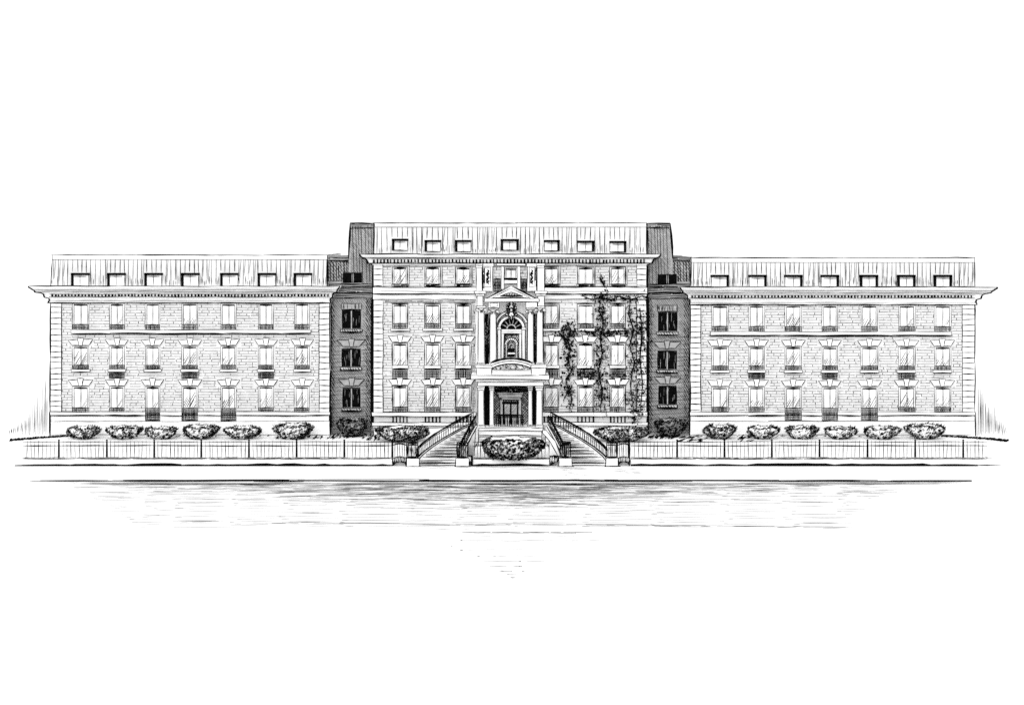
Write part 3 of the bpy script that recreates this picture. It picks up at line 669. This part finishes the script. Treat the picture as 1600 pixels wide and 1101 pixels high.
k = window(788, 808.5, 418, 434, Y, 0, .3, True, .05)
for a, b in ((744, 753), (840, 850)):
    cm = MB(); cm.pbox(a, b, 417, 455, -.45, .45, 0, .055); cm.pbox(a-1.5, b+1.5, 412, 414.5, -.55, .55, 0, .045); cm.pbox(a-.5, b+.5, 414.5, 418, -.5, .5, 0, .04); cm.build('pilaster', portal)

# porch: balcony slab, pedestals, segmental pediment, columns, recess with the door
Yf = -2.6
PO = MB()
PO.pbox(736, 858, 586, 592.5, Yf-.5, 3.1, 0, .06); PO.pbox(743, 852, 592.5, 596, Yf-.25, 2.85, 0, .045); PO.pbox(746, 849, 596, 602.5, Yf, 2.6, 0, .05)
PO.pbox(743, 769.5, 571, 574.5, Yf+.0, 1.9, 0, .045); PO.pbox(829.5, 854, 571, 574.5, Yf, 1.9, 0, .045)
PO.pbox(744.5, 768.5, 574.5, 586, Yf+.1, 1.8, 0, .05); PO.pbox(830.5, 852.5, 574.5, 586, Yf+.1, 1.8, 0, .05); PO.pbox(768.5, 830.5, 576.5, 586, Yf+.2, 1.7, 0, .05)
# back of the recess, its shade painted grey and hatched on
YB = -.35
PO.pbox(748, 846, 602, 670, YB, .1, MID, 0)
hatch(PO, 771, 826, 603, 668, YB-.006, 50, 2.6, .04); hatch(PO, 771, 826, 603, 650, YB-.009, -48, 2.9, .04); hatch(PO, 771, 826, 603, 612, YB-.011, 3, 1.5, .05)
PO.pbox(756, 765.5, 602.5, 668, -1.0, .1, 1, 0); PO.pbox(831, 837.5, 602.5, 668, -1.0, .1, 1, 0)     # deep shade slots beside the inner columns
for a, b, c_, d in ((777, 818, 613, 616), (779, 816, 616, 621), (783, 814, 621, 624)): PO.pbox(a, b, c_, d, YB-.2, .2, MID, .055)
for a, b in ((781, 785.5), (810, 814.5)): PO.pbox(a, b, 624, 668, YB-.15, .15, MID, .05)
# floor and steps of the porch
PO.pbox(744, 848, 668, 672.5, Yf-.35, 3.0, 0, .055); PO.pbox(746, 846, 672.5, 680, Yf-.2, 2.8, 0, .05)
PO.box(X(746, Yf-.05), X(846, Yf-.05), Yf-.05, 0, .6, Z(680, Yf-.05), 0, .045, skip='k')
for py in (683, 686.5): PO.pl(747, py, 846, py, Yf-.06, .04)
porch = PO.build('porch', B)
sp = MB()
sp.arcband(799, 640, 72, 80.5, math.radians(66.5), math.radians(113.5), Yf-.2, 1.2, 0, .06, 24)
ptsA = [(799+72*math.cos(math.radians(a)), 640-72*math.sin(math.radians(a))) for a in range(67, 114, 2)]
sp.prism([(771, 577)]+[p for p in reversed(ptsA)]+[(827, 577)], Yf-.05, 1.0, DARK, .05)
sp.pp([(799+80*math.cos(math.radians(a)), 640-80*math.sin(math.radians(a))) for a in range(66, 115, 3)], Yf-.22, .13)
sp.pp([(799+76*math.cos(math.radians(a)), 640-76*math.sin(math.radians(a))) for a in range(66, 115, 3)], Yf-.22, .04)
for _ in range(60):
    x = rnd(775, 823); top = 640-math.sqrt(72**2-(x-799)**2); y = rnd(top+1, 576); r = rnd(.6, 1.6)
    sp.pp([(x+r*math.cos(t*.9), y+r*.8*math.sin(t*.9)) for t in range(6)], Yf-.07, rnd(.035, .06), R.choice((0, 0, 1)))
sp.build('segmental_pediment', porch)
for x, hw in ((751.5, 4.8), (842.5, 4.8)): column(x, hw, 602.5, 668, Yf+.45, porch)
for x, hw in ((768.2, 3.3), (828.5, 3.3)): column(x, hw, 602.5, 668, Yf+.9, porch)
dr = MB(); dr.pbox(785.5, 810, 629, 668, YB-.1, .08, MID, .06)
for a, b in ((785.5, 788), (797, 799.3), (807.8, 810.2)): dr.pbox(a, b, 629, 668, YB-.15, .06, 1, 0)
dr.pbox(784.5, 811, 627.5, 631, YB-.17, .08, 1, 0)
door = dr.build('door', B)
for a, b in ((788.4, 796.6), (799.6, 807.4)):
    m_ = MB(); m_.pbox(a, b, 631.2, 650, YB-.13, .02, MID, .03); hatch(m_, a, b, 632, 649, YB-.132, 55, 2.2, .03, m=3); m_.build('pane', door)
rl = MB(); Yr = Yf+.6
for i in range(13): x = 775.5+i*3.45; rl.line(P(x, 648.5, Yr), P(x+rnd(-.4, .4), 668, Yr), rnd(.05, .1), 1, .01)
for py, ww in ((648.3, .14), (651.8, .07), (666.5, .06)): rl.line(P(774.5, py, Yr), P(818, py, Yr), ww, 1, .012)
rl.build('railing', porch)

# ------------------------------------------------------------------ twin curving staircases
def staircase(sg, label):
    """sg -1: left, 1: mirrored on the right of the porch"""
    S = thing('staircase', (sg*5.2, -8.1, 0), label, 'staircase', 'twin curving entrance stairs')
    H, n = 2.2, 12
    zt = lambda t: H*t
    out = lambda t: V((sg*(7.05+(2.95-7.05)*t**1.45), -8.15+6.5*t**1.3, 0))
    inn = lambda t: V((sg*(3.98+(2.75-3.98)*t**1.2), -8.15+4.2*t**1.1, 0))
    for i in range(n):
        t0, t1 = i/n, (i+1)/n; z = zt(t1); a, b, c, d = out(t0), inn(t0), inn(t1), out(t1)
        if sg > 0: a, b, c, d = b, a, d, c
        m_ = MB(); up = V((0, 0, z)); lo = V((0, 0, max(-.02, z-.6)))
        m_.face([a+up, b+up, c+up, d+up])
        for p, q in ((a, b), (b, c), (c, d), (d, a)): m_.face([p+lo, q+lo, q+up, p+up])
        m_.line(a+up+V((0, -.02, 0)), b+up+V((0, -.02, 0)), .045, 1, .012); m_.line(a+V((0, -.025, zt(t0)+.02)), b+V((0, -.025, zt(t0)+.02)), rnd(.05, .08), 1, .012)  # edge line, then a thick stroke drawn as shade below the nosing
        if R.random() < .6: m_.line(a.lerp(b, .05)+up+V((0, -.03, -.06)), a.lerp(b, rnd(.3, .9))+up+V((0, -.03, -.07)), .03, 3)
        m_.build('step', S)
    # landing to the porch side
    m_ = MB(); c0 = inn(1); o0 = out(1); x_ = sorted((sg*2.55, sg*3.0)); m_.box(x_[0], x_[1], -3.9, -1.6, .8, H, 0, .05); m_.build('landing', S)
    def band(fn, z0, z1, th, name, m, t0=0., t1=1., shade=False):
        q = MB(); N = 18; pr = None
        for i in range(N+1):
            t = t0+(t1-t0)*i/N; p = fn(t); a = V((p.x-th, p.y, zt(t)+z0(t))); b = V((p.x+th, p.y, zt(t)+z0(t))); c = V((p.x+th, p.y, zt(t)+z1(t))); d = V((p.x-th, p.y, zt(t)+z1(t)))
            cur = (a, b, c, d)
            if pr:
                for k in range(4): q.face([pr[k], pr[(k+1) % 4], cur[(k+1) % 4], cur[k]], m)
            else: q.face(cur, m)
            pr = cur
        q.face(pr, m)
        for zz in (z0, z1):
            for s_ in (-th, th): q.path([fn(t0+(t1-t0)*i/N)+V((s_, -.02, zt(t0+(t1-t0)*i/N)+zz(t0+(t1-t0)*i/N))) for i in range(N+1)], .05)
        if shade:
            for i in range(26):
                t = rnd(.02, .95); p = fn(t)+V((-sg*th*1.02, -.02, zt(t)+rnd(-.3, .1))); q.line(p, p+V((rnd(.05, .2)*-sg, 0, rnd(.1, .4))), .035, 1, .01)
        return q.build(name, S)
    band(out, lambda t: -.12, lambda t: .36, .13, 'stringer', 0)
    band(inn, lambda t: -.9*min(1, t*3), lambda t: .34, .14, 'stringer', 0)
    def rail(fn, name, off=0):
        q = MB(); N = 20; hr = 1.12; pts = [fn(i/N)+V((0, -.03, zt(i/N))) for i in range(N+1)]
        up = lambda h: [p+V((0, 0, h)) for p in pts]
        q.path(up(hr), .10); q.path(up(hr-.14), .04); q.path(up(.42), .055)
        L = sum((a-b).length for a, b in zip(pts, pts[1:])); k = int(L/.27)
        for i in range(k+1):
            t = i/k; p = fn(t)+V((0, -.03, zt(t))); q.line(p+V((0, 0, .38)), p+V((rnd(-.03, .03), 0, hr)), rnd(.03, .055), 1, .012)
        for i in range(int(k*.5)):                                        # scrollwork between the bars
            t = rnd(0, .95); p = fn(t)+V((0, -.02, zt(t)+rnd(.5, 1.0))); q.line(p, p+V((rnd(-.1, .1), 0, rnd(.06, .16))), .028, 3, .02)
        q.build('railing', S)
    rail(out, 'railing'); rail(inn, 'railing')
    for px, wd_, nm in ((645 if sg < 0 else 956, 9.5, 0), (722.5 if sg < 0 else 883.5, 10, 1)):
        q = MB(); x = X(px, -8.5); h = wd_*.047
        q.box(x-h, x+h, -8.7, -7.8, -.02, .62, 0, .065); q.line(V((x-h-.1, -8.72, .0)), V((x+h+.15, -8.72, .01)), .12); o_ = q.build('pedestal', S)
        c = MB(); h *= .82
        for i in range(6):
            xx = x-h+2*h*i/5; c.line(V((xx, -8.45, .62)), V((xx+rnd(-.02, .02), -8.45, 1.72)), rnd(.05, .11) if i in (0, 5, 2) else rnd(.03, .07), 1, .012)
            if i in (0, 5): c.line(V((xx, -8.0, .62)), V((xx, -8.0, 1.72)), .07)
        for zz, ww in ((1.72, .1), (1.55, .06), (.66, .08)):
            c.line(V((x-h, -8.45, zz)), V((x+h, -8.45, zz)), ww); c.line(V((x-h, -8.0, zz)), V((x+h, -8.0, zz)), ww*.7); c.line(V((x-h, -8.45, zz)), V((x-h, -8.0, zz)), ww*.7); c.line(V((x+h, -8.45, zz)), V((x+h, -8.0, zz)), ww*.7)
        for _ in range(10): xx = x+rnd(-h, h); c.line(V((xx, -8.44, rnd(.8, 1.2))), V((xx+rnd(-.08, .08), -8.44, rnd(1.2, 1.6))), .03, 3)
        c.build('newel_cage', o_)
    # grey cheek wall and the small dark arch beside the inner pedestal
    ck = MB(); xs_ = (731, 741) if sg < 0 else (859, 872)
    if sg < 0:
        ck.prism([(729, 711), (741, 711), (743, 672), (738, 680), (732, 694)], -7.6, .5, MID, .06)
        hatch(ck, 730, 741, 696, 711, -7.61, 60, 2, .03, m=3)
    else:
        ck.prism([(858, 712), (872, 712), (863, 694), (858, 684)], -7.6, .5, 0, .055); ck.prism([(848, 671), (853, 672), (868, 690), (876, 712), (872, 712), (860, 690), (848, 676)], -7.7, .1, 0, .06)
    a, b = (729, 738.5) if sg < 0 else (859, 873)
    ck.prism([(a, 727), (a, 714), ((a+b)/2, 711.5), (b, 713), (b-1, 728 if sg < 0 else 720), ((a+b)/2+1, 722)], -8.3, .5, 1, .06)
    for _ in range(10): x = rnd(a+1, b-1); ck.pl(x, rnd(713, 716), x+rnd(-2, 2), rnd(718, 723), -8.32, .03, 0)
    ck.build('cheek_wall', S)
    return S
staircase(-1, 'curving stone staircase with iron railings on the left of the porch')
staircase(1, 'curving stone staircase with iron railings on the right of the porch')

# ------------------------------------------------------------------ fences
Yn = -8.0
def fence(px0, px1, posts, label, cut=()):
    Fn = thing('picket_fence', (X((px0+px1)/2, Yn), Yn, 0), label, 'fence', 'iron fences along the pavement')
    q = MB(); q.box(X(px0, Yn), X(px1, Yn), Yn-.15, Yn+.3, -.02, Z(717, Yn), 0, 0)
    for py, ww, m_ in ((716.5, .045, 1), (715, .04, 3)): q.long(P(px0, py, Yn-.17), P(px1, py, Yn-.17), ww, m_, 4, .02, .6)
    xa = px0 if px0 > 700 else px0-12; xb = px1 if px1 < 1500 else px1-15
    q.long(P(xa, 726.6, Yn-.3), P(xb, 726.9, Yn-.3), .16, 1, 5, .03, .0); q.long(P(max(xa, px0), 727.3, Yn-.3), P(xb, 726.4, Yn-.3), .07, 1, 4, .02, 1)
    if px1 > 1500: q.line(P(1520, 726.2, Yn-.3), P(1564, 726.6, Yn-.3), .05)
    for _ in range(int((px1-px0)*.35)): x = rnd(px0, px1); q.dash(X(x, Yn), Z(714.5+rnd(-1, 1.5), Yn), X(x+rnd(3, 14), Yn), Z(714.5+rnd(-1, 1.5), Yn), Yn-.155, .03, 3)
    q.build('low_wall', Fn)
    e = [px0]+[p for p in posts if px0+2 < p < px1-2]+[px1]
    for a, b in zip(e, e[1:]):
        r_ = MB(); L = b-a; n_ = max(2, round(L/6.1))
        r_.line(P(a, 690, Yn), P(b, 690+rnd(-.3, .3), Yn), .04, 1, .012); r_.line(P(a, 696, Yn), P(b, 696+rnd(-.3, .3), Yn), .065, 1, .012)
        for i in range(1, n_):
            x = a+L*i/n_+rnd(-.5, .5); r_.line(P(x, 689.6-rnd(0, 1.5), Yn), P(x+rnd(-1.1, 1.1), 716-rnd(0, 1.5), Yn), rnd(.024, .05), 1, .018)
        r_.build('railing', Fn)
    for p in posts:
        q = MB(); x = X(p, Yn); q.lathe(x, Yn, [(.075, Z(717, Yn)), (.075, Z(705, Yn)), (.065, Z(689, Yn))], 1, 6); q.lathe(x, Yn, [(.03, Z(689, Yn)), (.09, Z(687.6, Yn)), (.03, Z(686, Yn))], 1, 8)
        q.build('post', Fn)
    return Fn
def gate(Fn, a, b):
    """arched end panel over a dark area opening"""
    q = MB(); n_ = 6
    for i in range(n_+1): x = a+(b-a)*i/n_; q.line(P(x, 690-2.4*math.sin(math.pi*i/n_), Yn-.15), P(x+rnd(-.5, .5), 714, Yn-.15), .035 if 0 < i < n_ else .07, 1, .014)
    for off in (0, 4.5): q.pp([(a+(b-a)*i/8, 691+off-2.6*math.sin(math.pi*i/8)) for i in range(9)], Yn-.15, .06)
    q.build('gate', Fn)
    q = MB(); q.prism([(a, 727), (a, 716)]+[(a+(b-a)*i/8, 716-3*math.sin(math.pi*i/8)) for i in range(1, 8)]+[(b, 714), (b, 728), (b-3, 723), ((a+b)/2, 720.5), (a+4, 723)], Yn-.25, .3, 1, .06)
    for i in range(9): x = a+2+(b-a-4)*i/8; q.pl(x, 715.5-1.5*math.sin(math.pi*i/8), x+rnd(-.6, .6), 720.5, Yn-.27, .035, 0)
    q.build('area_arch', Fn)
f1 = fence(36, 613, [92, 167, 241, 314.5, 389, 463.5, 538, 613], 'long iron picket fence on low wall, left of the stairs'); gate(f1, 613.5, 635.5)
f2 = fence(986, 1542, [983, 1058, 1132, 1206, 1280.5, 1355.5, 1430, 1505], 'long iron picket fence on low wall, right of the stairs'); gate(f2, 965, 984)
f3 = fence(739, 858, [], 'short iron picket fence on low wall between the two staircases')

# ------------------------------------------------------------------ shrubs
def shrub(px0, px1, py0, py1, Yc, label, dense=1.0, core=0, group=None, leafy=False, ground=None):
    """bowl-shaped clipped shrub: pale leaf mass under ink leaves and twigs, crowded as drawn shade"""
    cx = X((px0+px1)/2, Yc); hw = (X(px1, Yc)-X(px0, Yc))/2; zb = Z(py1, Yc); zt = Z(py0, Yc)
    zb = lawn_z(Yc) if ground is None else ground; zt -= .16; h = zt-zb; dp = min(hw*.8, 1.1)
    T = thing('shrub', (cx, Yc, zb), label, 'shrub', group)
    rad = lambda t: (.42+.58*math.sin(min(t/.72, 1)*math.pi/2)) if t < .82 else 1-.38*((t-.82)/.18)**1.6
    if leafy: rad = lambda t: (.60+.40*math.sin(min(t/.6, 1)*math.pi/2)) if t < .75 else 1-.30*((t-.75)/.25)**1.6
    ph = [rnd(0, 6.28) for _ in range(6)]
    lump = lambda a, t: 1+.07*math.sin(3*a+ph[0]+4*t)+.06*math.sin(5*a+ph[1]-3*t)+.05*math.sin(9*a+ph[2]+7*t)
    S = lambda a, t, k=1.0: V((cx+hw*rad(t)*lump(a, t)*math.cos(a)*k, Yc+dp*rad(t)*lump(a, t)*math.sin(a)*k, zb+h*t*(1+.05*math.sin(4*a+ph[3]))))
    m_ = MB(); na, nt_ = 26, 9
    for i in range(nt_):
        for j in range(na):
            a0, a1, t0, t1 = 2*math.pi*j/na, 2*math.pi*(j+1)/na, i/nt_, (i+1)/nt_
            m_.face([S(a0, t0, .94), S(a1, t0, .94), S(a1, t1, .94), S(a0, t1, .94)], core)
    m_.face([S(2*math.pi*j/na, 1, .94) for j in range(na)], core)
    area = hw*h; N = int((560 if leafy else 900)*area/1.3*dense); cnt = 0
    while cnt < N:
        a, t = rnd(0, 2*math.pi), rnd(0, 1); xx = math.cos(a)
        d = .26+.6*max(0, .6-t)+.35*max(0, xx)*(1.1-t)+.9*max(0, abs(xx)-.75)+(.4 if t > .9 else 0)+(dense-1)*.4  # ink leaves crowd low and to the right as the shrub's drawn shade
        if leafy: d = .36+.42*max(0, .7-t)
        if R.random() > d: continue
        p = S(a, t, 1.0); cnt += 1
        if leafy or R.random() < .3:
            r = rnd(.05, .11)
            pts = [p+V((r*math.cos(k*1.05), -.02*k, r*.8*math.sin(k*1.05))) for k in range(5)]
            m_.path(pts, rnd(.028, .05), R.choice((1, 1, 1, 3)))
            if R.random() < .3: m_.face([p+V((-r, -.05, 0)), p+V((0, -.07, -r*.7)), p+V((r, -.05, 0)), p+V((0, -.06, r*.7))], 1)
        else:
            L = rnd(.12, .3); s_ = rnd(.2, 1.0); q = V((L*s_*(.8 if xx > -.5 else -.3), rnd(-.05, .0), L*(.25+.6*R.random())))
            m_.path([p, p+q*.5+V((rnd(-.04, .04), 0, rnd(-.04, .02))), p+q], rnd(.026, .05), R.choice((1, 1, 1, 3)))
    k = 0
    while k < 2*math.pi:                                                  # twigs along the rim
        a = k+rnd(-.05, .05); t = rnd(.86, .97); p = S(a, t); q = S(a+rnd(.12, .3), min(1, t+rnd(-.06, .08))); m_.path([p, (p+q)/2+V((0, 0, rnd(.01, .06))), q], rnd(.035, .06), 1); k += rnd(.08, .2)
    for _ in range(int(16*hw)):
        a = rnd(-3.2, .1); p = S(a, rnd(.3, 1)); m_.path([p, p+V((math.cos(a)*rnd(.02, .08), 0, rnd(-.02, .07)))], .03, 1)
    m_.build('foliage', T)
    st = MB(); st.lathe(cx, Yc, [(.14, zb-.05), (.10, zb+h*.3), (.06, zb+h*.45)], 1, 7); st.build('stem', T)
    return T
gl_, gr_ = 'clipped shrubs along the left wing', 'clipped shrubs along the right wing'
wn = ['under the leftmost window column of the left wing', 'under the second window column from the left end', 'under the third window column, first tall window, of the left wing', 'under the middle window column of the left wing',
      'under the fifth window column of the left wing', 'wider than its neighbours, nearest the left dark link']
for (a, b, c, d), s_ in zip(((106, 155, 664, 686), (168.5, 219, 663.5, 686), (228.5, 276, 665, 686), (287, 339.5, 662, 686.5), (352, 406, 664, 686.5), (430, 487, 660, 686.5)), wn): shrub(a, b, c, d, -1.7, 'low bowl-shaped shrub '+s_, group=gl_)
wn = ['with dense dark leaves, nearest the right dark link', 'under the second window column of the right wing', 'under the first tall window of the right wing', 'under the middle window column of the right wing', 'under the last tall window of the right wing', 'wide and heavily scribbled, nearest the right end of the building']
for (a, b, c, d), s_, dn in zip(((1101, 1149, 662, 685.5), (1168, 1216, 663.5, 685.5), (1229, 1277, 663.5, 685.5), (1289, 1337, 664.5, 686.5), (1350, 1404, 664, 687), (1417, 1474, 661, 685)), wn, (1.25, .85, .95, .85, .85, 1)): shrub(a, b, c, d, -1.7, 'low bowl-shaped shrub '+s_, dn, group=gr_)
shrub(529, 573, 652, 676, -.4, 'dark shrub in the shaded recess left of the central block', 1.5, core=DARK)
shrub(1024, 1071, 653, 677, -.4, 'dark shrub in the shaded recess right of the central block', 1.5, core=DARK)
shrub(590, 668, 664, 690, -2.8, 'long oval shrub before the central block, left of the stairs', 1.35)
shrub(931, 1010, 665.5, 691, -2.8, 'long oval shrub before the central block, right of the stairs', 1.35)
shrub(754, 845, 681, 714, -7.9, 'large round-leaved bush in front of the porch between the staircases', 1.0, leafy=True, ground=.46)

# ------------------------------------------------------------------ ivy on the right of the central block
IV = thing('ivy', (X(940), -.1, 1.34), 'climbing ivy spreading over the right of the central facade', 'ivy')
fo = MB(); stm = MB()
WR = [(x0-1, x1+1, a_, b_) for x0, x1 in Cc for a_, b_ in ((470, 514), (536, 574), (603, 644))]+[(x0-4, x1+4, 525, 535) for x0, x1 in Cc]+[(x0-4, x1+4, 592, 601) for x0, x1 in Cc]
def leaf(px, py, dark):
    if any(a < px < b and c < py < d for a, b, c, d in WR) and R.random() < .86: return
    Yl = -.14-rnd(0, .22); r = rnd(.06, .14); p = P(px, py, Yl); a0 = rnd(0, 6.28)
    if R.random() < dark+.08:
        fo.face([p+V((r*math.cos(a0+k*1.257)*rnd(.4, 1.1), rnd(-.03, .03), r*math.sin(a0+k*1.257)*rnd(.4, 1.1))) for k in range(5)], 1)
    else:
        n_ = R.choice((3, 4, 5, 6)); e_ = rnd(.6, 1.3)
        fo.path([p+V((r*e_*math.cos(a0+k*1.0), -.02, r*math.sin(a0+k*1.0))) for k in range(n_)], rnd(.026, .042), 1)
def trail(pts, n, sp, dark, stem=True):
    L = [math.hypot(b[0]-a[0], b[1]-a[1]) for a, b in zip(pts, pts[1:])]; T = sum(L)
    for _ in range(n):
        t = R.random()*T
        for (a, b), l in zip(zip(pts, pts[1:]), L):
            if t <= l: break
            t -= l
        f = t/l; s_ = sp; leaf(a[0]+(b[0]-a[0])*f+R.gauss(0, s_), a[1]+(b[1]-a[1])*f+R.gauss(0, s_*.8), dark)
    if stem: stm.path([P(a, b, -.1-rnd(0, .06)) for a, b in pts], .07, 1)
trail([(938, 642), (941, 610), (935, 580), (941, 552), (938, 530), (943, 505), (936, 485), (939, 465)], 540, 9, .14)
trail([(938, 470), (944, 458), (948, 450), (942, 443), (937, 432)], 46, 2.2, .6)
trail([(912, 463), (925, 468), (938, 464), (952, 469), (968, 463), (985, 468), (1006, 462)], 140, 5, .2)
trail([(985, 470), (982, 490), (990, 515), (984, 540), (991, 565), (985, 600), (990, 640)], 340, 9.5, .12)
trail([(1000, 480), (1003, 520), (1000, 560), (1004, 600), (1000, 650)], 190, 6.5, .12)
trail([(868, 521), (877, 517), (890, 522), (905, 518), (920, 522), (935, 518), (952, 521), (970, 517), (988, 520), (1008, 514)], 210, 4, .5, False)
trail([(886, 503), (892, 515), (887, 530), (892, 545), (887, 560), (890, 572)], 160, 5.5, .55); trail([(888, 545), (880, 525), (872, 518)], 26, 2.8, .6)
trail([(888, 562), (893, 580), (884, 592), (888, 610), (880, 626)], 80, 4.6, .5); trail([(886, 585), (905, 582), (922, 587), (940, 582), (960, 588), (975, 583), (992, 587)], 75, 3.4, .4, False)
trail([(888, 600), (894, 625), (889, 638)], 40, 4, .3); trail([(995, 640), (990, 652), (992, 662)], 40, 4.5, .25)
fo.build('foliage', IV); stm.build('stem', IV)

# ------------------------------------------------------------------ background pen strokes at both ends of the building, added as thin upright rods
def pen_strokes(x0, x1, h0, h1, label, n, fade):
    T = MB(); base = V((X((x0+x1)/2), .6, 1.34))
    for i in range(n):
        t = i/(n-1); px = x0+(x1-x0)*t+rnd(-1, 1); Yl = rnd(.2, 1.4); h = (h0+(h1-h0)*t**1.4)*rnd(.55, 1.05)*.05; b = V((X(px, Yl), Yl, 1.32))
        T.line(b+V((0, 0, rnd(0, .3))), b+V((rnd(-.05, .05), 0, h)), rnd(.024, .036), 3 if R.random() < fade else 1, .01)
    o_ = T.build('pen_strokes', loc=base); tag(o_, label, 'pen_strokes', kind='stuff'); return o_
pen_strokes(13, 78, 8, 95, 'thin upright pen strokes rising towards the left end of the building', 36, .4)
pen_strokes(1573, 1527, 10, 105, 'thin upright pen strokes rising towards the right end of the building', 32, .5)
